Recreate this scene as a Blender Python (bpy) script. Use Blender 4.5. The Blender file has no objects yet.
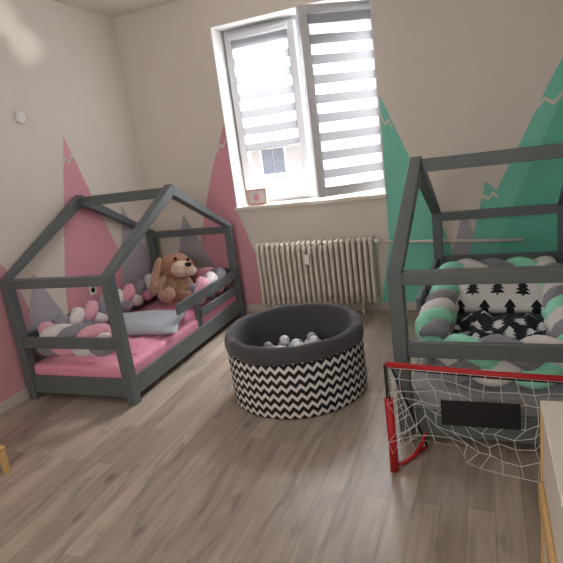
import bpy, bmesh, math, random
from mathutils import Vector, Matrix, noise
random.seed(7)
S=bpy.context.scene
COL=S.collection
# ---------------------------------------------------------------- helpers
def lin(c):
    o=[]
    for v in c:
        v/=255.0
        o.append(v/12.92 if v<=.04045 else ((v+.055)/1.055)**2.4)
    return o
def newmat(name):
    m=bpy.data.materials.new(name); m.use_nodes=True
    nt=m.node_tree; return m,nt,nt.nodes,nt.links,nt.nodes['Principled BSDF']
def mat(name,c,rough=.7,var=.06,scale=12,bump=0,bscale=80,metal=0,stretch=None,sheen=0):
    m,nt,N,L,P=newmat(name)
    c=lin(c)
    tc=N.new('ShaderNodeTexCoord'); mp=N.new('ShaderNodeMapping'); L.new(tc.outputs['Object'],mp.inputs[0])
    if stretch: mp.inputs['Scale'].default_value=stretch
    nz=N.new('ShaderNodeTexNoise'); nz.inputs['Scale'].default_value=scale; nz.inputs['Detail'].default_value=4
    L.new(mp.outputs[0],nz.inputs['Vector'])
    r=N.new('ShaderNodeValToRGB'); r.color_ramp.elements[0].position=.3; r.color_ramp.elements[1].position=.7
    r.color_ramp.elements[0].color=[max(0,v*(1-var)) for v in c]+[1]
    r.color_ramp.elements[1].color=[min(1,v*(1+var)) for v in c]+[1]
    L.new(nz.outputs['Fac'],r.inputs[0]); L.new(r.outputs[0],P.inputs['Base Color'])
    P.inputs['Roughness'].default_value=rough; P.inputs['Metallic'].default_value=metal
    if sheen: P.inputs['Sheen Weight'].default_value=sheen
    if bump:
        n2=N.new('ShaderNodeTexNoise'); n2.inputs['Scale'].default_value=bscale; L.new(mp.outputs[0],n2.inputs['Vector'])
        b=N.new('ShaderNodeBump'); b.inputs['Strength'].default_value=bump; b.inputs['Distance'].default_value=.01
        L.new(n2.outputs['Fac'],b.inputs['Height']); L.new(b.outputs[0],P.inputs['Normal'])
    return m
class G:
    """tiny math-node builder"""
    def __init__(s,N,L): s.N=N;s.L=L
    def m(s,op,a,b=None,c=None):
        n=s.N.new('ShaderNodeMath'); n.operation=op
        for i,v in enumerate((a,b,c)):
            if v is None: continue
            if isinstance(v,(int,float)): n.inputs[i].default_value=v
            else: s.L.new(v,n.inputs[i])
        return n.outputs[0]
    def mix(s,f,a,b):
        n=s.N.new('ShaderNodeMix'); n.data_type='RGBA'
        s.L.new(f,n.inputs[0])
        for i,v in ((6,a),(7,b)):
            if isinstance(v,(list,tuple)): n.inputs[i].default_value=list(v)[:3]+[1]
            else: s.L.new(v,n.inputs[i])
        return n.outputs[2]
def link(ob,parent=None):
    COL.objects.link(ob)
    if parent is not None: ob.parent=parent
    return ob
def empty(name,loc,rz=0,label=None,cat=None,group=None):
    e=bpy.data.objects.new(name,None); e.location=loc; e.rotation_euler=(0,0,rz); e.empty_display_size=.1
    COL.objects.link(e)
    if label: e['label']=label
    if cat: e['category']=cat
    if group: e['group']=group
    return e
def meshob(name,bm,mats,parent=None,smooth=False,bevel=0,sub=0,label=None,cat=None,group=None,kind=None,loc=None):
    me=bpy.data.meshes.new(name); bmesh.ops.recalc_face_normals(bm,faces=bm.faces[:]); bm.to_mesh(me); bm.free()
    if not isinstance(mats,(list,tuple)): mats=[mats]
    for m in mats: me.materials.append(m)
    ob=bpy.data.objects.new(name,me)
    if smooth:
        for p in me.polygons: p.use_smooth=True
    if loc is not None: ob.location=loc
    link(ob,parent)
    if bevel:
        b=ob.modifiers.new('b','BEVEL'); b.width=bevel; b.segments=2; b.limit_method='ANGLE'
    if sub:
        s=ob.modifiers.new('s','SUBSURF'); s.levels=sub; s.render_levels=sub
    if label: ob['label']=label
    if cat: ob['category']=cat
    if group: ob['group']=group
    if kind: ob['kind']=kind
    return ob
def addbox(bm,a,b,mi=0):
    x0,y0,z0=[min(a[i],b[i]) for i in range(3)]; x1,y1,z1=[max(a[i],b[i]) for i in range(3)]
    v=[bm.verts.new(p) for p in [(x0,y0,z0),(x1,y0,z0),(x1,y1,z0),(x0,y1,z0),(x0,y0,z1),(x1,y0,z1),(x1,y1,z1),(x0,y1,z1)]]
    for f in [(0,3,2,1),(4,5,6,7),(0,1,5,4),(1,2,6,5),(2,3,7,6),(3,0,4,7)]:
        fc=bm.faces.new([v[i] for i in f]); fc.material_index=mi
def box(name,a,b,m,parent=None,bevel=.004,**k):
    bm=bmesh.new(); addbox(bm,a,b); return meshob(name,bm,m,parent,bevel=bevel,**k)
def prism(name,poly,x0,x1,m,parent=None,bevel=.004,**k):
    bm=bmesh.new(); A=[bm.verts.new((x0,p[0],p[1])) for p in poly]; B=[bm.verts.new((x1,p[0],p[1])) for p in poly]
    bm.faces.new(A); bm.faces.new(B[::-1]); n=len(poly)
    for i in range(n): bm.faces.new([A[i],B[i],B[(i+1)%n],A[(i+1)%n]])
    return meshob(name,bm,m,parent,bevel=bevel,**k)
def addtube(bm,pts,r,seg=10,mi=0,closed=False):
    pts=[Vector(p) for p in pts]; n=len(pts); rings=[]; up=Vector((0,0,1)); prev=None
    for i,p in enumerate(pts):
        t=(pts[(i+1)%n if closed else min(i+1,n-1)]-pts[(i-1)%n if closed else max(i-1,0)]).normalized()
        if prev is None:
            a=up if abs(t.z)<.9 else Vector((1,0,0)); x=t.cross(a).normalized()
        else: x=(prev-t*prev.dot(t)).normalized()
        prev=x; y=t.cross(x)
        rr=r(i/(n-1)) if callable(r) else r
        rings.append([bm.verts.new(p+(x*math.cos(q)+y*math.sin(q))*rr) for q in [2*math.pi*k/seg for k in range(seg)]])
    for i in range(n if closed else n-1):
        A,B=rings[i],rings[(i+1)%n]
        for k in range(seg):
            f=bm.faces.new([A[k],A[(k+1)%seg],B[(k+1)%seg],B[k]]); f.material_index=mi; f.smooth=True
    if not closed:
        for R in (rings[0],rings[-1]):
            f=bm.faces.new(R); f.material_index=mi
def tube(name,pts,r,m,parent=None,seg=10,**k):
    bm=bmesh.new(); addtube(bm,pts,r,seg); return meshob(name,bm,m,parent,**k)
def addlathe(bm,prof,seg=96,mi=0,c=(0,0)):
    rings=[[bm.verts.new((c[0]+r*math.cos(2*math.pi*k/seg),c[1]+r*math.sin(2*math.pi*k/seg),z)) for k in range(seg)] for r,z in prof]
    for A,B in zip(rings,rings[1:]):
        for k in range(seg):
            f=bm.faces.new([A[k],A[(k+1)%seg],B[(k+1)%seg],B[k]]); f.material_index=mi; f.smooth=True
    return rings
def addball(bm,c,r,sub=2,mi=0,sc=(1,1,1),rot=None):
    M=Matrix.Translation(c)@(rot if rot else Matrix())@Matrix.Diagonal((r*sc[0],r*sc[1],r*sc[2],1))
    d=bmesh.ops.create_icosphere(bm,subdivisions=sub,radius=1,matrix=M)
    for v in d['verts']:
        for f in v.link_faces: f.material_index=mi; f.smooth=True
# ---------------------------------------------------------------- materials
WALLC=(229,221,211)
M_wall=mat('wall_paint',WALLC,.85,.015,3,.05,150)
M_white=mat('white_paint',(244,243,240),.5,.01)
M_ceil=mat('ceiling_paint',(224,217,207),.9,.01)
M_pink=mat('mural_pink',(226,162,178),.85,.03,5)
M_pink2=mat('mural_light_pink',(220,164,176),.85,.03,5)
M_grey=mat('mural_grey',(184,180,186),.85,.03,5)
M_green=mat('mural_green',(114,202,178),.85,.03,5)
M_green2=mat('mural_mint',(132,214,192),.85,.03,5)
M_bed=mat('grey_bed_paint',(98,106,108),.45,.06,6,.05,60)
M_upvc=mat('white_window_plastic',(222,223,228),.35,.01)
M_rad=mat('cream_radiator_enamel',(226,218,206),.4,.03,10)
M_net=mat('white_net_cord',(232,232,230),.8,.02)
M_red=mat('red_fabric_sleeve',(184,32,40),.6,.08,20)
M_black=mat('black_fabric',(22,22,26),.7,.1,20)
M_wood=mat('pale_pine_wood',(220,180,122),.5,.1,6,stretch=(6,6,.8))
M_cream=mat('cream_lacquer',(232,226,214),.45,.03,6,stretch=(6,6,.8))
M_skirt=mat('skirting_white',(212,205,196),.5,.02)
def fabric(n,c,**k): return mat(n,c,.95,k.get('var',.07),30,k.get('bump',.25),k.get('bs',220),sheen=.2)
F_pink=fabric('pink_plush_fabric',(240,176,196)); F_white=fabric('white_plush_fabric',(236,232,232)); F_gr=fabric('grey_plush_fabric',(148,146,156))
F_mint=fabric('mint_plush_fabric',(160,240,212)); F_sheet=fabric('pink_sheet_fabric',(242,160,188)); F_pil=fabric('pale_grey_pillow_fabric',(184,192,204))
F_gsheet=fabric('grey_sheet_fabric',(156,158,162)); F_rim=fabric('charcoal_fabric',(76,74,80)); F_brown=fabric('brown_fur',(184,138,114),var=.2,bump=.7,bs=90); F_dark=fabric('dark_brown_fur',(140,94,74),var=.2,bump=.7,bs=90); F_tan=fabric('tan_fur',(204,168,142),var=.2,bump=.7,bs=90); F_beige=fabric('beige_fur',(238,216,198),var=.1,bump=.5,bs=90)
# floor
def floor_mat():
    m,nt,N,L,P=newmat('laminate_planks')
    tc=N.new('ShaderNodeTexCoord'); mp=N.new('ShaderNodeMapping'); mp.inputs['Rotation'].default_value=(0,0,math.pi/2)
    L.new(tc.outputs['Object'],mp.inputs[0])
    br=N.new('ShaderNodeTexBrick'); br.offset=.37; br.inputs['Scale'].default_value=1
    br.inputs['Brick Width'].default_value=.95; br.inputs['Row Height'].default_value=.105
    br.inputs['Mortar Size'].default_value=.0010; br.inputs['Mortar Smooth'].default_value=.4; br.inputs['Bias'].default_value=0
    br.inputs['Color1'].default_value=lin((186,172,158))+[1]; br.inputs['Color2'].default_value=lin((160,145,132))+[1]; br.inputs['Mortar'].default_value=lin((112,99,90))+[1]
    L.new(mp.outputs[0],br.inputs['Vector'])
    m2=N.new('ShaderNodeMapping'); m2.inputs['Scale'].default_value=(1,.07,1); L.new(tc.outputs['Object'],m2.inputs[0])
    n=N.new('ShaderNodeTexNoise'); n.inputs['Scale'].default_value=38; n.inputs['Detail'].default_value=6; n.inputs['Distortion'].default_value=.7; L.new(m2.outputs[0],n.inputs['Vector'])
    m3=N.new('ShaderNodeMapping'); m3.inputs['Scale'].default_value=(1,.24,1); L.new(tc.outputs['Object'],m3.inputs[0])
    n3=N.new('ShaderNodeTexNoise'); n3.inputs['Scale'].default_value=10; n3.inputs['Detail'].default_value=6; n3.inputs['Distortion'].default_value=1.2; L.new(m3.outputs[0],n3.inputs['Vector'])
    vo=N.new('ShaderNodeTexVoronoi'); vo.inputs['Scale'].default_value=5.5; vo.inputs['Randomness'].default_value=1
    m4=N.new('ShaderNodeMapping'); m4.inputs['Scale'].default_value=(1,.45,1); L.new(tc.outputs['Object'],m4.inputs[0]); L.new(m4.outputs[0],vo.inputs['Vector'])
    g=G(N,L)
    r=N.new('ShaderNodeMapRange'); r.inputs[1].default_value=.35; r.inputs[2].default_value=.7; r.inputs[3].default_value=1.09; r.inputs[4].default_value=.82; L.new(n.outputs['Fac'],r.inputs[0])
    r3=N.new('ShaderNodeMapRange'); r3.inputs[1].default_value=.52; r3.inputs[2].default_value=.75; r3.inputs[3].default_value=1.0; r3.inputs[4].default_value=.62; L.new(n3.outputs['Fac'],r3.inputs[0])
    r4=N.new('ShaderNodeMapRange'); r4.inputs[1].default_value=.02; r4.inputs[2].default_value=.16; r4.inputs[3].default_value=.45; r4.inputs[4].default_value=1.0; L.new(vo.outputs['Distance'],r4.inputs[0])
    f=g.m('MULTIPLY',g.m('MULTIPLY',r.outputs[0],r3.outputs[0]),r4.outputs[0])
    vm=N.new('ShaderNodeVectorMath'); vm.operation='SCALE'; L.new(br.outputs['Color'],vm.inputs[0]); L.new(f,vm.inputs['Scale'])
    L.new(vm.outputs[0],P.inputs['Base Color']); P.inputs['Roughness'].default_value=.3
    b=N.new('ShaderNodeBump'); b.inputs['Strength'].default_value=.1; b.inputs['Distance'].default_value=.003; b.invert=True
    L.new(br.outputs['Fac'],b.inputs['Height']); L.new(b.outputs[0],P.inputs['Normal'])
    return m
M_floor=floor_mat()
def chevron_mat():
    m,nt,N,L,P=newmat('chevron_print_fabric'); g=G(N,L)
    tc=N.new('ShaderNodeTexCoord'); sp=N.new('ShaderNodeSeparateXYZ'); L.new(tc.outputs['Object'],sp.inputs[0])
    an=g.m('ARCTAN2',sp.outputs[1],sp.outputs[0])
    u=g.m('MULTIPLY',an,50/(2*math.pi)); u=g.m('FRACT',g.m('ADD',u,100))
    tri=g.m('ABSOLUTE',g.m('SUBTRACT',u,.5))
    v=g.m('MULTIPLY',sp.outputs[2],1/.056); v=g.m('ADD',v,g.m('MULTIPLY',tri,1.05)); v=g.m('FRACT',g.m('ADD',v,10))
    k=g.m('LESS_THAN',v,.54)
    c=g.mix(k,lin((230,227,225)),lin((26,25,30))); L.new(c,P.inputs['Base Color']); P.inputs['Roughness'].default_value=.9
    return m
M_chev=chevron_mat()
def tree_mat(name,bg,fg,tile):
    m,nt,N,L,P=newmat(name); g=G(N,L)
    tc=N.new('ShaderNodeTexCoord'); sp=N.new('ShaderNodeSeparateXYZ'); L.new(tc.outputs['Object'],sp.inputs[0])
    y=g.m('ADD',g.m('DIVIDE',sp.outputs[1],tile),50); row=g.m('FLOOR',y); fy=g.m('FRACT',y)
    off=g.m('MULTIPLY',g.m('MODULO',row,2),.5)
    fx=g.m('FRACT',g.m('ADD',g.m('ADD',g.m('DIVIDE',sp.outputs[0],tile),50),off))
    ax=g.m('ABSOLUTE',g.m('SUBTRACT',fx,.5))
    tot=None
    for lo,hi,s in ((.18,.55,.85),(.4,.75,.85),(.6,.92,.75)):
        a=g.m('LESS_THAN',ax,g.m('MULTIPLY',g.m('SUBTRACT',hi,fy),s)); b=g.m('GREATER_THAN',fy,lo)
        q=g.m('MULTIPLY',a,b); tot=q if tot is None else g.m('MAXIMUM',tot,q)
    tr=g.m('MULTIPLY',g.m('LESS_THAN',ax,.035),g.m('MULTIPLY',g.m('GREATER_THAN',fy,.08),g.m('LESS_THAN',fy,.25)))
    tot=g.m('MAXIMUM',tot,tr)
    L.new(g.mix(tot,lin(bg),lin(fg)),P.inputs['Base Color']); P.inputs['Roughness'].default_value=.95
    return m
M_treeW=tree_mat('fir_tree_print_white',(222,220,220),(24,26,32),.15)
M_treeD=tree_mat('fir_tree_print_dark',(36,40,50),(232,234,238),.12)
def blind_mat(z0,per=.15):
    m,nt,N,L,P=newmat('day_night_blind_fabric'); g=G(N,L)
    tc=N.new('ShaderNodeTexCoord'); sp=N.new('ShaderNodeSeparateXYZ'); L.new(tc.outputs['Object'],sp.inputs[0])
    k=g.m('FRACT',g.m('ADD',g.m('DIVIDE',sp.outputs[2],per),50)); k=g.m('ABSOLUTE',g.m('SUBTRACT',k,.5))
    mr=N.new('ShaderNodeMapRange'); mr.interpolation_type='SMOOTHSTEP'; mr.inputs[1].default_value=.22; mr.inputs[2].default_value=.27; mr.inputs[3].default_value=1; mr.inputs[4].default_value=0
    L.new(k,mr.inputs[0]); k=mr.outputs[0]
    P.inputs['Base Color'].default_value=lin((148,148,151))+[1]; P.inputs['Roughness'].default_value=.9
    tl=N.new('ShaderNodeBsdfTranslucent'); tl.inputs[0].default_value=lin((215,215,219))+[1]
    t2=N.new('ShaderNodeBsdfTranslucent'); t2.inputs[0].default_value=lin((122,122,126))+[1]
    tp=N.new('ShaderNodeBsdfTransparent'); tp.inputs[0].default_value=(.92,.93,.95,1)
    a=N.new('ShaderNodeMixShader'); a.inputs[0].default_value=.35; L.new(P.outputs[0],a.inputs[1]); L.new(t2.outputs[0],a.inputs[2])
    b=N.new('ShaderNodeMixShader'); b.inputs[0].default_value=.22; L.new(tl.outputs[0],b.inputs[1]); L.new(tp.outputs[0],b.inputs[2])
    c=N.new('ShaderNodeMixShader'); L.new(k,c.inputs[0]); L.new(b.outputs[0],c.inputs[1]); L.new(a.outputs[0],c.inputs[2])
    L.new(c.outputs[0],N['Material Output'].inputs[0])
    return m
M_blind=blind_mat(0)
def glass_mat():
    m,nt,N,L,P=newmat('window_glass')
    tp=N.new('ShaderNodeBsdfTransparent'); gl=N.new('ShaderNodeBsdfGlossy'); gl.inputs['Roughness'].default_value=.02
    c=N.new('ShaderNodeMixShader'); c.inputs[0].default_value=.05; L.new(tp.outputs[0],c.inputs[1]); L.new(gl.outputs[0],c.inputs[2]); L.new(c.outputs[0],N['Material Output'].inputs[0])
    return m
M_glass=glass_mat()
# ---------------------------------------------------------------- room
XL,XR,YB,YF,ZC=-3.14,.78,4.406,-1.6,2.87
T=.32
def struct(ob): ob['kind']='structure'; return ob
bm=bmesh.new(); addbox(bm,(XL-T,YF,-.1),(XR+T,YB+T,0)); struct(meshob('floor',bm,M_floor))
bm=bmesh.new(); addbox(bm,(XL-T,YF,ZC),(XR+T,YB+T,ZC+.1)); struct(meshob('ceiling',bm,M_ceil))
def wallpoly(bm,pts,axis,val,mi):
    vs=[bm.verts.new((p[0],val,p[1]) if axis==1 else (val,p[0],p[1])) for p in pts]
    f=bm.faces.new(vs); f.material_index=mi
def zigzag(bm,p0,p1,th,amp,n,axis,val,mi):
    up=[];dn=[]
    for i in range(n+1):
        t=i/n; a=p0[0]+(p1[0]-p0[0])*t; z=p0[1]+(p1[1]-p0[1])*t+(amp if i%2 else 0)
        up.append((a,z+th/2)); dn.append((a,z-th/2))
    for i in range(n): wallpoly(bm,[up[i],up[i+1],dn[i+1],dn[i]],axis,val,mi)
murals=[M_wall,M_pink,M_pink2,M_grey,M_green,M_green2,M_white]
# left wall
bm=bmesh.new(); addbox(bm,(XL-T,YF,0),(XL,YB+T,ZC))
e=.0015
wallpoly(bm,[(3.0,.0),(3.1,.7),(3.44,1.83),(3.9,.58),(4.1,0)],0,XL+e,1)
wallpoly(bm,[(3.62,0),(3.98,1.2),(YB-.003,.35),(YB-.003,0)],0,XL+e*2,3)
wallpoly(bm,[(2.45,0),(2.82,.86),(3.12,.25),(3.2,0)],0,XL+e*3,3)
wallpoly(bm,[(1.5,0),(2.15,1.0),(2.42,1.2),(2.62,.92),(2.78,.4),(2.85,0)],0,XL+e*2,2)
zigzag(bm,(3.36,1.60),(3.52,1.64),.03,.05,4,0,XL+e*4,0)
struct(meshob('wall_left',bm,murals))
bm=bmesh.new(); addbox(bm,(XR,YF,0),(XR+T,YB+T,ZC)); struct(meshob('wall_right',bm,[M_wall]))
bm=bmesh.new(); addbox(bm,(XL-T,YF-.2,0),(XR+T,YF,ZC)); struct(meshob('wall_front',bm,[M_wall]))
# back wall with niche
WX0,WX1,WZ0,WZ1=-2.17,-.775,1.03,2.60
bm=bmesh.new()
addbox(bm,(XL,YB,0),(WX0,YB+T,ZC)); addbox(bm,(WX1,YB,0),(XR,YB+T,ZC)); addbox(bm,(WX0,YB,0),(WX1,YB+T,WZ0)); addbox(bm,(WX0,YB,WZ1),(WX1,YB+T,ZC))
y=YB-e
wallpoly(bm,[(WX0-.003,1.80),(-2.36,1.42),(-2.52,1.02),(-2.78,.2),(-1.9,0),(-2.0,.4),(WX0-.003,1.0)],1,y,1)
wallpoly(bm,[(-3.1,0),(-2.76,1.02),(-2.45,.35),(-2.3,0)],1,y-e,3)
zigzag(bm,(-2.29,1.55),(-2.175,1.62),.03,.04,3,1,y-e,0)
wallpoly(bm,[(-.765,1.82),(-.60,1.40),(-.42,.95),(-.18,.3),(-.1,0),(-.9,0),(-.78,.6)],1,y,5)
zigzag(bm,(-.765,1.66),(-.68,1.60),.03,-.05,3,1,y-e,0)
wallpoly(bm,[(-.4,0),(-.17,.84),(.05,.3),(.1,0)],1,y-e,3)
wallpoly(bm,[(-.25,0),(-.07,.76),(.005,1.06),(.08,.98),(.22,1.25),(.45,1.72),(.72,2.2),(XR-.003,2.24),(XR-.003,0)],1,y-2*e,5)
wallpoly(bm,[(-.05,0),(.17,.8),(.42,1.35),(.62,1.8),(XR-.003,1.95),(XR-.003,0)],1,y-3*e,4)
zigzag(bm,(-.05,.90),(.09,.93),.03,.04,4,1,y-4*e,0)
zigzag(bm,(.36,1.55),(.60,1.60),.03,.05,4,1,y-4*e,0)
struct(meshob('wall_back',bm,murals))
box('baseboard_left',(XL,YF,0),(XL+.012,YB,.075),M_skirt,kind='structure')
box('baseboard_back',(XL+.012,YB-.012,0),(XR,YB,.075),M_skirt,kind='structure')
# niche lining + sill
bm=bmesh.new(); t=.006
addbox(bm,(WX0,YB,WZ0),(WX0+t,YB+T-.06,WZ1)); addbox(bm,(WX1-t,YB,WZ0),(WX1,YB+T-.06,WZ1)); addbox(bm,(WX0+t,YB,WZ1-t),(WX1-t,YB+T-.06,WZ1))
struct(meshob('trim_1',bm,M_white))
box('trim_2',(WX0-.01,YB-.035,WZ0-.03),(WX1+.01,YB+T-.06,WZ0+.004),M_cream,kind='structure',bevel=.006)
# window
win=empty('window_1',((WX0+WX1)/2,YB+T-.06,WZ0)); win['kind']='structure'
w=(WX1-WX0)/2-.006; h=WZ1-WZ0-.006
def frame(name,x0,x1,z0,z1,y0,y1,th,m,parent):
    bm=bmesh.new()
    addbox(bm,(x0,y0,z0),(x0+th,y1,z1)); addbox(bm,(x1-th,y0,z0),(x1,y1,z1))
    addbox(bm,(x0+th,y0,z0),(x1-th,y1,z0+th)); addbox(bm,(x0+th,y0,z1-th),(x1-th,y1,z1))
    return meshob(name,bm,m,parent,bevel=.004)
frame('window_frame',-w,w,.004,h,0,.06,.045,M_upvc,win)
box('window_mullion',(-.03,0,.05),(.03,.06,h-.045),M_upvc,win)
def sash(x0,x1,hinge_right,ang,blind_z):
    W=x1-x0; z0,z1=.035,h-.03
    piv=bpy.data.objects.new('window_sash',None); piv.parent=win; COL.objects.link(piv)
    piv.location=(x1 if hinge_right else x0,0,0); piv.rotation_euler=(0,0,ang)
    a,b=(-W,0) if hinge_right else (0,W)
    frame('sash_frame',a,b,z0,z1,-.065,-.002,.075,M_upvc,piv)
    box('sash_glass',(a+.065,-.03,z0+.065),(b-.065,-.024,z1-.065),M_glass,piv,bevel=0)
    bm=bmesh.new(); n=2
    v=[bm.verts.new(p) for p in [(a+.065,-.072,blind_z),(b-.065,-.072,blind_z),(b-.065,-.072,z1-.05),(a+.065,-.072,z1-.05)]]; bm.faces.new(v)
    meshob('blind_fabric',bm,M_blind,piv)
    tube('blind_cassette',[(a+.055,-.085,z1-.045),(b-.055,-.085,z1-.045)],.025,M_upvc,piv,12)
    tube('blind_bottom_bar',[(a+.065,-.072,blind_z),(b-.065,-.072,blind_z)],.009,M_upvc,piv,8)
    return piv
sash(-w+.02,-.005,False,0,.50)
p=sash(.005,w-.02,True,.62,.11)
box('window_handle',(-.645,-.095,.72),(-.625,-.065,.86),M_upvc,p,bevel=.006)
# outdoors
M_fac=mat('sunlit_facade',(164,158,154),.9,.05,2); M_roof=mat('roof_tiles',(140,126,120),.9,.2,8); M_wd=mat('dark_panes',(100,104,112),.3,.1)
bm=bmesh.new(); addbox(bm,(-14,17,-8),(0,26,1.85),0)
for x in (-11.3,-9.2,-7.1,-5.0,-2.9):
    for z in (-3.4,-1.3,.75): 
        addbox(bm,(x-.1,16.95,z-.1),(x+.9,17.01,z+.95),2); addbox(bm,(x,16.9,z),(x+.38,17.0,z+.85),3); addbox(bm,(x+.42,16.9,z),(x+.8,17.0,z+.85),3)
addbox(bm,(-14,16.9,-.15),(0,16.98,0),2)
v=[bm.verts.new(q) for q in [(-14.4,16.6,1.75),(.4,16.6,1.75),(.4,21.5,3.2),(-14.4,21.5,3.2)]]; f=bm.faces.new(v); f.material_index=1
meshob('neighbour_building',bm,[M_fac,M_roof,M_white,M_wd],label='pale hazy apartment building with tiled roof across the street',cat='building')
# ---------------------------------------------------------------- radiator
X0,X1=-1.985,-.885; n=22; zr0,zr1=.105,.70
rad=empty('radiator',((X0+X1)/2,YB-.1,0),label='cream cast iron ribbed radiator on the wall under the window',cat='radiator')
pitch=(X1-X0)/n
bm=bmesh.new()
for yy in (-.055,0,.055):
    pts=[(0,yy,zr0+.03+(zr1-zr0-.06)*i/6) for i in range(7)]; addtube(bm,pts,.0165,8)
for z in (zr0+.03,zr1-.03):
    addball(bm,Vector((0,0,z)),1,2,0,(.0215,.08,.032))
for z in (zr0+.035,zr1-.035):
    addtube(bm,[(-pitch/2,0,z),(pitch/2,0,z)],.022,8)
sec=meshob('radiator_section',bm,M_rad,rad,smooth=True); sec.location.x=-(X1-X0)/2+pitch/2
for i in range(1,n):
    c=sec.copy(); c.location.x=-(X1-X0)/2+pitch*(i+.5); COL.objects.link(c); c.parent=rad
box('heat_meter',(-.06,-.1,.50),(-.02,-.068,.58),M_white,rad)
tube('radiator_valve',[((X1-X0)/2,0,zr1-.045),((X1-X0)/2+.05,0,zr1-.045)],.018,M_white,rad,12)
for sx in (-.4,.4):
    box('radiator_bracket',(sx-.012,0,0),(sx+.012,.03,zr0+.03),M_rad,rad)
tube('heating_pipe',[(-.83,YB-.1,.655),(-.79,YB-.07,.64),(-.74,YB-.035,.625),(-.4,YB-.03,.61),(0,YB-.03,.59),(.27,YB-.03,.58)],.014,M_rad,label='thin cream heating pipe running along the wall',cat='pipe')
# ---------------------------------------------------------------- beds
W,Lb,HP,HR,PT=.925,1.817,.883,1.36,.068
def bed(loc,rz,s,label,railz):
    E=empty('house_bed',loc,rz,label,'bed')
    def bx(name,a0,b0,z0,a1,b1,z1): return box(name,(s*a0,b0,z0),(s*a1,b1,z1),M_bed,E)
    for a in (0,W-PT):
        for b in (0,Lb-PT): bx('post',a,b,0,a+PT,b+PT,HP-.0)
    c=Lb/2
    for a in (0,W-PT):
        prism('rafter',[(0,HP+.001),(c,HR),(c,HR-.085),(.08,HP+.001)],s*a,s*(a+PT),M_bed,E)
        prism('rafter',[(Lb,HP+.001),(Lb-.08,HP+.001),(c,HR-.085),(c,HR)],s*a,s*(a+PT),M_bed,E)
    bx('ridge_beam',PT,c-.034,HR-.095,W-PT,c+.034,HR-.02)
    for b in (0,Lb-PT): bx('eave_beam',PT,b,HP-.06,W-PT,b+PT,HP)
    bx('side_board',.012,PT,.05,.036,Lb-PT,.18); bx('side_board',W-.036,PT,.05,W-.012,Lb-PT,.18)
    for b in (.012,Lb-.036): bx('end_board',PT,b,.05,W-PT,b+.024,.18)
    for b in (.012,Lb-.036): bx('end_rail',PT,b,railz-.04,W-PT,b+.024,railz+.04)
    bx('side_rail',W-.036,PT,railz-.04,W-.012,Lb-PT,railz+.04)
    bx('guard_rail',.012,.70,railz-.045,.036,Lb-PT,railz+.04)
    bx('guard_rail',.012,1.04,railz-.18,.036,Lb-PT,railz-.11)
    bx('guard_post',.037,1.0,.1,.062,1.06,railz+.035)
    bm=bmesh.new()
    for i in range(12): addbox(bm,(s*.04,.1+i*.14,.085),(s*(W-.04),.17+i*.14,.105))
    meshob('bed_slats',bm,M_bed,E)
    return E
BL=((-2.180),2.50,0); BR=(-.437,2.335,0)
bed(BL,.010,-1,'dark grey wooden house-frame child bed with pink bedding',.43)
bed(BR,-.029,1,'dark grey wooden house-frame child bed with mint and tree-print bedding',.50)
def cushion(name,loc,rot,sx,sy,sz,m,label,cat,seed=0,amp=.01,nx=24,ny=20,power=3,fr=3):
    bm=bmesh.new()
    for sgn in (1,-1):
        g=[]
        for j in range(ny+1):
            row=[]
            for i in range(nx+1):
                u=math.sin((i/nx*2-1)*math.pi/2); v=math.sin((j/ny*2-1)*math.pi/2)
                e=max(0,(1-abs(u)**power)*(1-abs(v)**power))
                z=sgn*sz/2*e**.5
                x=u*sx/2*(1-.06*(1-v*v)); yy=v*sy/2*(1-.06*(1-u*u))
                z+=amp*noise.noise(Vector((u*fr+seed,v*fr,sgn)))*min(1,e*3)
                row.append(bm.verts.new((x,yy,z)))
            g.append(row)
        for j in range(ny):
            for i in range(nx):
                q=[g[j][i],g[j][i+1],g[j+1][i+1],g[j+1][i]]
                bm.faces.new(q if sgn>0 else q[::-1])
    bmesh.ops.remove_doubles(bm,verts=bm.verts,dist=.0005)
    ob=meshob(name,bm,m,smooth=True,sub=1,label=label,cat=cat); ob.location=loc; ob.rotation_euler=rot
    return ob
def inbed(B,rz,s,a,b,z):
    x,y=s*a,b; return Vector((B[0]+x*math.cos(rz)-y*math.sin(rz),B[1]+x*math.sin(rz)+y*math.cos(rz),z))
def mattress(B,rz,s,m,label,z1):
    bm=bmesh.new(); addbox(bm,(s*.045,.045,.107),(s*(W-.045),Lb-.045,z1))
    ob=meshob('mattress',bm,m,bevel=.03,label=label,cat='mattress'); ob.modifiers['b'].segments=4; ob.location=B; ob.rotation_euler=(0,0,rz)
mattress(BL,.010,-1,F_sheet,'mattress with pink sheet in the house bed',.25)
mattress(BR,-.029,1,F_gsheet,'mattress with light grey sheet in the house bed',.27)
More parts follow.
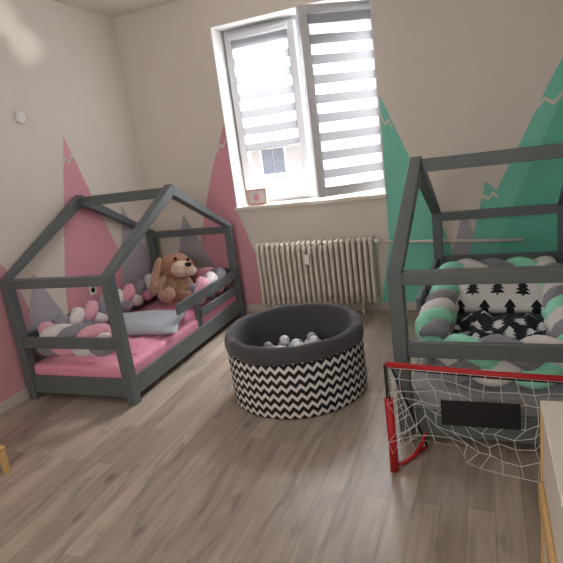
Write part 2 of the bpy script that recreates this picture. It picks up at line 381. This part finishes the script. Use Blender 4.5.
def bumper(B,rz,s,mats,label,zc,ends,r,A,per):
    i=.13; P=[(.18,i),(W-i,i),(W-i,Lb-i),(i,Lb-i),(i,ends)]
    pts=[]
    def seg(p,q):
        d=math.dist(p,q); n=max(2,int(d/.012)); return [(p[0]+(q[0]-p[0])*k/n,p[1]+(q[1]-p[1])*k/n) for k in range(n)]
    for p,q in zip(P,P[1:]): pts+=seg(p,q)
    pts.append(P[-1])
    for _ in range(25):
        pts=[pts[0]]+[((a[0]+2*b[0]+c[0])/4,(a[1]+2*b[1]+c[1])/4) for a,b,c in zip(pts,pts[1:],pts[2:])]+[pts[-1]]
    E=empty('braided_bumper',B,rz,label,'bed bumper')
    for k in range(3):
        out=[];acc=0
        for j,p in enumerate(pts):
            if j: acc+=math.dist(p,pts[j-1])
            if j%2: continue
            q=pts[min(j+1,len(pts)-1)]; o=pts[max(j-1,0)]
            tx,ty=q[0]-o[0],q[1]-o[1]; l=math.hypot(tx,ty); nx,ny=-ty/l,tx/l
            ph=2*math.pi*(acc/per)+2*math.pi*k/3
            dz=A*math.sin(ph); dd=A*.6*math.sin(2*ph)
            out.append((s*(p[0]+nx*dd),p[1]+ny*dd,zc+dz))
        n=len(out)
        tube('braid_strand',out,lambda t:r*min(1,.3+t*30,.3+(1-t)*30),mats[k],E,16,label=None)
bumper(BL,.010,-1,[F_pink,F_white,F_gr],'braided knot bumper in pink, white and grey around mattress',.41,1.15,.053,.062,.50)
bumper(BR,-.029,1,[F_mint,F_white,F_gr],'braided knot bumper in mint, white and grey around mattress',.41,.30,.056,.068,.54)
cushion('pillow',inbed(BL,.010,-1,.33,.70,.325),(0.06,.09,.35),.58,.44,.12,F_pil,'pale grey pillow lying on the pink sheet','pillow',1,amp=.015,power=2.6,fr=2.4)
def blanket(name,loc,rot,sx,sy,m,label,seed,amp=.03,th=.02,nx=48,ny=48,fr=3.5):
    bm=bmesh.new(); g=[]
    for j in range(ny+1):
        row=[]
        for i in range(nx+1):
            u=i/nx-.5; v=j/ny-.5
            ed=min(1,min(.5-abs(u),.5-abs(v))/.12)
            n1=noise.noise(Vector((u*fr+seed,v*fr*1.4,seed))); n2=1-abs(noise.noise(Vector((u*fr*1.6+seed+v*2,v*fr*1.2,seed+4))))*2
            z=amp*(.35+.6*n1+.35*n2)*ed
            w=.02*noise.noise(Vector((u*4,v*4,seed+9)))
            row.append(bm.verts.new((u*sx+w,v*sy+w,max(0,z))))
        g.append(row)
    for j in range(ny):
        for i in range(nx): bm.faces.new([g[j][i],g[j][i+1],g[j+1][i+1],g[j+1][i]])
    ob=meshob(name,bm,m,smooth=True,label=label,cat='blanket'); ob.location=loc; ob.rotation_euler=rot
    so=ob.modifiers.new('so','SOLIDIFY'); so.thickness=th; so.offset=1
    return ob
blanket('blanket',inbed(BL,.010,-1,.40,.85,.252),(0,0,.014),.56,1.2,F_sheet,'rumpled pink blanket spread over the mattress',3,.05,.015)
blanket('blanket',inbed(BR,-.029,1,.46,.66,.272),(0.06,0,-.029),.60,.78,M_treeD,'dark navy blanket with white fir tree print on mattress',5,.09,.03)
cushion('pillow',inbed(BR,-.029,1,.46,1.26,.42),(.38,0,-.05),.68,.46,.15,M_treeW,'white pillow with black fir tree print','pillow',4,amp=.02)
# ---------------------------------------------------------------- plush dog
def plush(loc,rot,sc):
    E=empty('plush_dog',loc,0,'large tan and brown plush dog slumped on the bed','stuffed toy')
    E.rotation_euler=rot; E.scale=(sc,)*3
    def fused(name,balls,m,vs=.012):
        bm=bmesh.new()
        for c,r,s3,*ro in balls: addball(bm,Vector(c),r,3,0,s3,ro[0] if ro else None)
        ob=meshob(name,bm,m,E,smooth=True); r=ob.modifiers.new('r','REMESH'); r.mode='VOXEL'; r.voxel_size=vs; r.use_smooth_shade=True
        s=ob.modifiers.new('s','SMOOTH'); s.iterations=6; s.factor=.6
        return ob
    Ry=lambda a:Matrix.Rotation(a,4,'Y')
    fused('body',[((0,0,.10),.14,(1.0,.85,.75)),((0,-.01,.18),.1,(1,.85,.9)),
        ((-.12,-.08,.15),.1,(.42,.55,.9),Ry(.35)),((.12,-.08,.15),.1,(.42,.55,.9),Ry(-.35)),
        ((-.1,-.16,.05),.12,(.5,1,.42)),((.1,-.16,.05),.12,(.5,1,.42)),
        ((-.12,-.27,.06),.05,(1,.7,1.1)),((.12,-.27,.06),.05,(1,.7,1.1))],F_tan)
    fused('head',[((.02,-.04,.31),.135,(1.08,1.05,.92)),((.02,-.03,.38),.075,(1.1,1,.8))],F_brown)
    fused('muzzle',[((.02,-.18,.275),.085,(1.1,1.3,.82)),((-.02,-.26,.255),.05,(1,1,1)),((.06,-.26,.255),.05,(1,1,1))],F_beige)
    bm=bmesh.new(); addball(bm,Vector((.02,-.312,.295)),.022,2,0,(1.3,.8,.9)); meshob('nose',bm,M_black,E,smooth=True)
    for sx in (-1,1):
        bm=bmesh.new(); addball(bm,Vector((.02+sx*.055,-.165,.36)),.014); meshob('eye',bm,M_black,E,smooth=True)
        fused('ear',[((.02+sx*.16,-.01,.26),.14,(.25,.55,1),Ry(-sx*.2)),((.02+sx*.18,-.02,.15),.075,(.45,1,1.3))],F_dark if sx>0 else F_tan)
    return E
plush(inbed(BL,.010,-1,.49,1.34,.275),(-.26,.28,.90),1.08)
# ---------------------------------------------------------------- ball pit
PC=(-1.157,2.89); R=.432; H=.435; FZ=.16
pit=empty('ball_pit',(PC[0],PC[1],0),label='round foam ball pit with chevron cover and charcoal rim',cat='ball pit')
bm=bmesh.new()
prof=[(R-.008,.0),(R-.001,.008),(R+.001,.04),(R+.001,.10),(R+.001,.16),(R+.001,.24),(R,.29),(R-.002,.355)]
rg=addlathe(bm,prof,160)
for ri in rg[1:]:
    for k,v in enumerate(ri):
        a=2*math.pi*k/160; f=1+.012*noise.noise(Vector((math.cos(a)*3,math.sin(a)*3,v.co.z*3))); v.co.x*=f; v.co.y*=f
bm.faces.new(rg[0][::-1])
meshob('chevron_cover',bm,M_chev,pit)
bm=bmesh.new()
prof=[(R+.001,.342),(R+.005,.343),(R+.007,.36),(R+.006,.395),(R+.002,.422),(R-.010,.434),(R-.034,.436),(R-.050,.428),(R-.058,.40),(R-.061,.36),(R-.065,.29),(R-.072,FZ+.01),(R-.09,FZ+.001),(.01,FZ)]
rings=addlathe(bm,prof,160)
for q,ri in enumerate(rings[:12]):
    for k,v in enumerate(ri):
        a=2*math.pi*k/160; C=Vector((math.cos(a),math.sin(a),0))
        if q<3: v.co.z+=.014*noise.noise(C*2.5+Vector((0,0,9)))
        elif q<10: v.co.z+=.012*noise.noise(C*3)
        f=1+.012*noise.noise(Vector((math.cos(a)*3,math.sin(a)*3,min(v.co.z,.35)*3)))+.006*noise.noise(C*7+Vector((0,0,v.co.z*12))); v.co.x*=f; v.co.y*=f
bm.faces.new(rings[-1]); meshob('fabric_rim',bm,F_rim,pit)
ballm=[mat('ball_white',(240,240,244),.35,.01),mat('ball_grey',(170,172,180),.35,.01),mat('ball_dark',(66,66,74),.35,.01),mat('ball_pale_blue',(184,202,222),.35,.01)]
protos=[]
for bi,m in enumerate(ballm):
    bm=bmesh.new(); addball(bm,Vector((0,0,0)),.034,3); me=bpy.data.meshes.new('ball'); bm.to_mesh(me); bm.free(); me.materials.append(m)
    for q in me.polygons: q.use_smooth=True
    protos.append(me)
lab=['white','grey','dark grey','pale blue']
d=.0705
for j in range(-6,7):
    for i in range(-6,7):
        x=(i+(j%2)*.5)*d; y=j*d*.866
        if math.hypot(x,y)>.295: continue
        k=random.choices(range(4),(6,3,1,1.5))[0]
        o=bpy.data.objects.new('plastic_ball',protos[k]); o.location=(PC[0]+x,PC[1]+y,FZ+.036)
        COL.objects.link(o); o['label']=lab[k]+' plastic play ball lying inside the ball pit'; o['category']='ball'; o['group']='play balls in the ball pit'
        if y>-.1 and (i+j)%3==0 and math.hypot(x,y+.04)<.24:
            k=random.choices(range(4),(6,3,.6,2))[0]
            o=bpy.data.objects.new('plastic_ball',protos[k]); o.location=(PC[0]+x,PC[1]+y+.0407,FZ+.036+.0578)
            COL.objects.link(o); o['label']=lab[k]+' plastic play ball lying inside the ball pit'; o['category']='ball'; o['group']='play balls in the ball pit'
# ---------------------------------------------------------------- goal
goal=empty('football_goal',(0,0,0),label='small pop-up football goal with red poles and white net',cat='football goal')
gx0,gx1,gy,gz,gzr=-.43,.50,2.10,.535,.485
tube('crossbar',[(gx0,gy,gz),(0,gy,(gz+gzr)/2-.006),(gx1,gy,gzr)],.013,M_red,goal,12)
tube('crossbar_pole',[(gx0,gy+.004,gz-.016),(0,gy+.004,(gz+gzr)/2-.022),(gx1,gy+.004,gzr-.016)],.007,M_black,goal,10)
tube('goal_post',[(gx0,gy,gz),(gx0,gy,.30)],.010,M_black,goal,12)
tube('post_sleeve',[(gx0,gy,.37),(gx0+.005,gy-.01,.15),(gx0,gy,.0)],.020,M_red,goal,12)
tube('goal_post',[(gx1,gy,gzr),(gx1,gy,.012)],.012,M_red,goal,12)
tube('base_bar',[(gx0,gy,.014),(gx0+.13,gy+.19,.02)],.010,M_red,goal,10)
tube('back_brace',[(gx0+.13,gy+.19,.02),(gx0+.02,gy+.02,gz-.02)],.006,M_black,goal,8)
bm=bmesh.new(); nx,nz=16,7; g=[]
for j in range(nz+1):
    row=[]
    for i in range(nx+1):
        u=i/nx; v=j/nz; k=min(1,v*3)
        top=gz+(gzr-gz)*u
        x=gx0+.01+(gx1-gx0-.02)*u+.08*noise.noise(Vector((u*6,v*4,1)))*k
        z=top-.01-(top-.13)*v*(1-.15*math.sin(u*9))+.065*noise.noise(Vector((u*8,v*4.5,3)))*k
        y=gy-.015+.03*math.sin(v*3.14)*math.sin(u*8)-.03*v+.03*noise.noise(Vector((u*7,v*7,7)))*k
        row.append(bm.verts.new((x,y,z)))
    g.append(row)
for j in range(nz):
    for i in range(nx): bm.faces.new([g[j][i],g[j][i+1],g[j+1][i+1],g[j+1][i]])
g=[]
for j in range(nz+1):
    row=[]
    for i in range(4):
        u=i/3; v=j/nz
        x=gx0+.01+.11*u*v; y=gy+.18*u*v; z=gz-.02-(gz-.05)*v
        row.append(bm.verts.new((x+.012*noise.noise(Vector((u*4,v*5,2))),y,z)))
    g.append(row)
for j in range(nz):
    for i in range(3): bm.faces.new([g[j][i],g[j][i+1],g[j+1][i+1],g[j+1][i]])
net=meshob('goal_net',bm,M_net,goal)
wf=net.modifiers.new('w','WIREFRAME'); wf.thickness=.0038; wf.use_replace=True; wf.use_even_offset=False
box('net_patch',(-.20,gy-.068,.295),(.105,gy-.063,.41),M_black,goal,bevel=.001)
# loose red fabric at the base of the side
bm=bmesh.new(); g=[]
P0=[(gx0+.0,gy-.0,.03),(gx0+.045,gy+.03,.03),(gx0+.09,gy+.06,.055),(gx0+.125,gy+.07,.11),(gx0+.15,gy+.075,.17)]
for i,pp in enumerate(P0):
    g.append([bm.verts.new((pp[0]-.004*k,pp[1]-.008*k+.006*math.sin(i*2+k),pp[2]-.012+.024*k/2)) for k in range(3)])
for i in range(len(P0)-1):
    for k in range(2): bm.faces.new([g[i][k],g[i+1][k],g[i+1][k+1],g[i][k+1]])
rs=meshob('red_strap',bm,M_red,goal,smooth=True); q_=rs.modifiers.new('s','SOLIDIFY'); q_.thickness=.005
# ---------------------------------------------------------------- small things
box_e=empty('toy_cabinet',(.155,1.2,0),label='whitish cabinet with yellow pine edging beside the goal',cat='cabinet')
box('body',(-.004,0,0),(.5,.46,.60),M_cream,box_e)
box('cabinet_top',(-.012,-.02,.601),(.52,.474,.622),M_cream,box_e,bevel=.004)
box('pine_edging',(-.012,.461,0),(.5,.474,.600),M_wood,box_e,bevel=.003)
box('trim_rail',(-.020,.10,.25),(-.0045,.458,.33),M_wood,box_e)
st=empty('wooden_stool',(-2.59,1.62,0),.0,label='small pale wooden stool standing on laminate floor',cat='stool')
box('seat',(-.15,-.12,.14),(.15,.12,.165),M_wood,st,bevel=.01)
for sx in (-1,1):
    for sy in (-1,1): box('leg',(sx*.13-.015,sy*.1-.015,0),(sx*.13+.015,sy*.1+.015,.14),M_wood,st)
bm=bmesh.new(); rr=addlathe(bm,[(.045,0),(.045,.012),(.038,.02),(.001,.022)],32); bm.faces.new(rr[0][::-1])
o=meshob('wall_sensor',bm,M_white,label='round white plastic sensor mounted on the wall',cat='sensor'); o.rotation_euler=(0,math.pi/2,0); o.location=(XL+.002,3.05,1.97)
pe=empty('power_outlet',(XL+.007,3.37,.56),label='white wall power outlet beside the house bed',cat='outlet')
box('faceplate',(0,-.04,-.04),(.01,.04,.04),M_white,pe)
bm=bmesh.new(); rr=addlathe(bm,[(.024,0),(.024,.003),(.001,.003)],24); o=meshob('socket',bm,M_black,pe); o.rotation_euler=(0,math.pi/2,0); o.location=(.01,0,0)
so=empty('sill_ornament',(-1.97,YB+.05,WZ0+.004),label='small pink and white wooden picture block on the windowsill',cat='ornament')
frame('ornament_frame',-.10,.10,0,.15,-.02,.02,.018,mat('pale_pink_wood',(222,178,170),.6),so)
box('ornament_panel',(-.081,-.005,.019),(.081,.005,.131),M_white,so,bevel=0)
bm=bmesh.new(); addball(bm,Vector((0,-.012,.07)),.035,2,0,(1,.3,1)); meshob('ornament_flower',bm,F_pink,so,smooth=True)
# ---------------------------------------------------------------- light
wd=bpy.data.worlds.new('w'); S.world=wd; wd.use_nodes=True
bg=wd.node_tree.nodes['Background']; bg.inputs[0].default_value=(.94,.96,1,1); bg.inputs[1].default_value=3.1
def area(name,loc,target,sx,sy,power,col):
    l=bpy.data.lights.new(name,'AREA'); l.shape='RECTANGLE'; l.size=sx; l.size_y=sy; l.energy=power; l.color=col
    o=bpy.data.objects.new(name,l); o.location=loc; o.rotation_euler=(Vector(target)-Vector(loc)).to_track_quat('-Z','Y').to_euler(); COL.objects.link(o); return o
area('sky_light',(-1.5,5.6,3.6),(-1.3,3.2,.3),1.8,1.2,860,(1,.99,.98))
area('rear_fill_light',(-1.0,-1.5,1.9),(-1.3,3.6,1.9),1.6,1.2,38,(1,.975,.94))  # added frontal fill from behind the camera, no window modelled there
area('overhead_fill_light',(-1.4,2.0,2.80),(-1.4,2.3,0),1.2,1.2,5,(1,.97,.94))  # weak overhead fill added to lift the room, no lamp fixture
for k,(yy,zz) in enumerate(((3.10,2.66),(3.27,2.50))):
    sl=bpy.data.lights.new('reflected_sun','SPOT'); sl.energy=150; sl.spot_size=math.radians(5.5); sl.spot_blend=1; sl.shadow_soft_size=.01; sl.color=(1,.97,.92)
    so3=bpy.data.objects.new('reflected_sun',sl); so3.location=(-.3,1.3,1.9); so3.rotation_euler=(Vector((XL,yy,zz))-Vector((-.3,1.3,1.9))).to_track_quat('-Z','Y').to_euler(); COL.objects.link(so3)
sun=bpy.data.lights.new('sun','SUN'); sun.energy=3.4; sun.angle=.02; so2=bpy.data.objects.new('sun',sun); so2.rotation_euler=Vector((-.7,.35,-.62)).to_track_quat('-Z','Y').to_euler(); COL.objects.link(so2)
# ---------------------------------------------------------------- camera
f,th,ro,ps=517.833,.247,-.133,-.392
Fv=Vector((math.sin(ps)*math.cos(th),math.cos(ps)*math.cos(th),-math.sin(th)))
Rv=Vector((math.cos(ps),-math.sin(ps),0)); Uv=Rv.cross(Fv)
R2=Rv*math.cos(ro)+Uv*math.sin(ro); U2=-Rv*math.sin(ro)+Uv*math.cos(ro)
cd=bpy.data.cameras.new('camera'); cd.sensor_width=36; cd.lens=f/563*36; cd.clip_start=.05
cam=bpy.data.objects.new('camera',cd); COL.objects.link(cam)
cam.matrix_world=Matrix(((R2.x,U2.x,-Fv.x,0),(R2.y,U2.y,-Fv.y,0),(R2.z,U2.z,-Fv.z,1.5),(0,0,0,1)))
S.camera=cam
S.view_settings.view_transform='Standard'
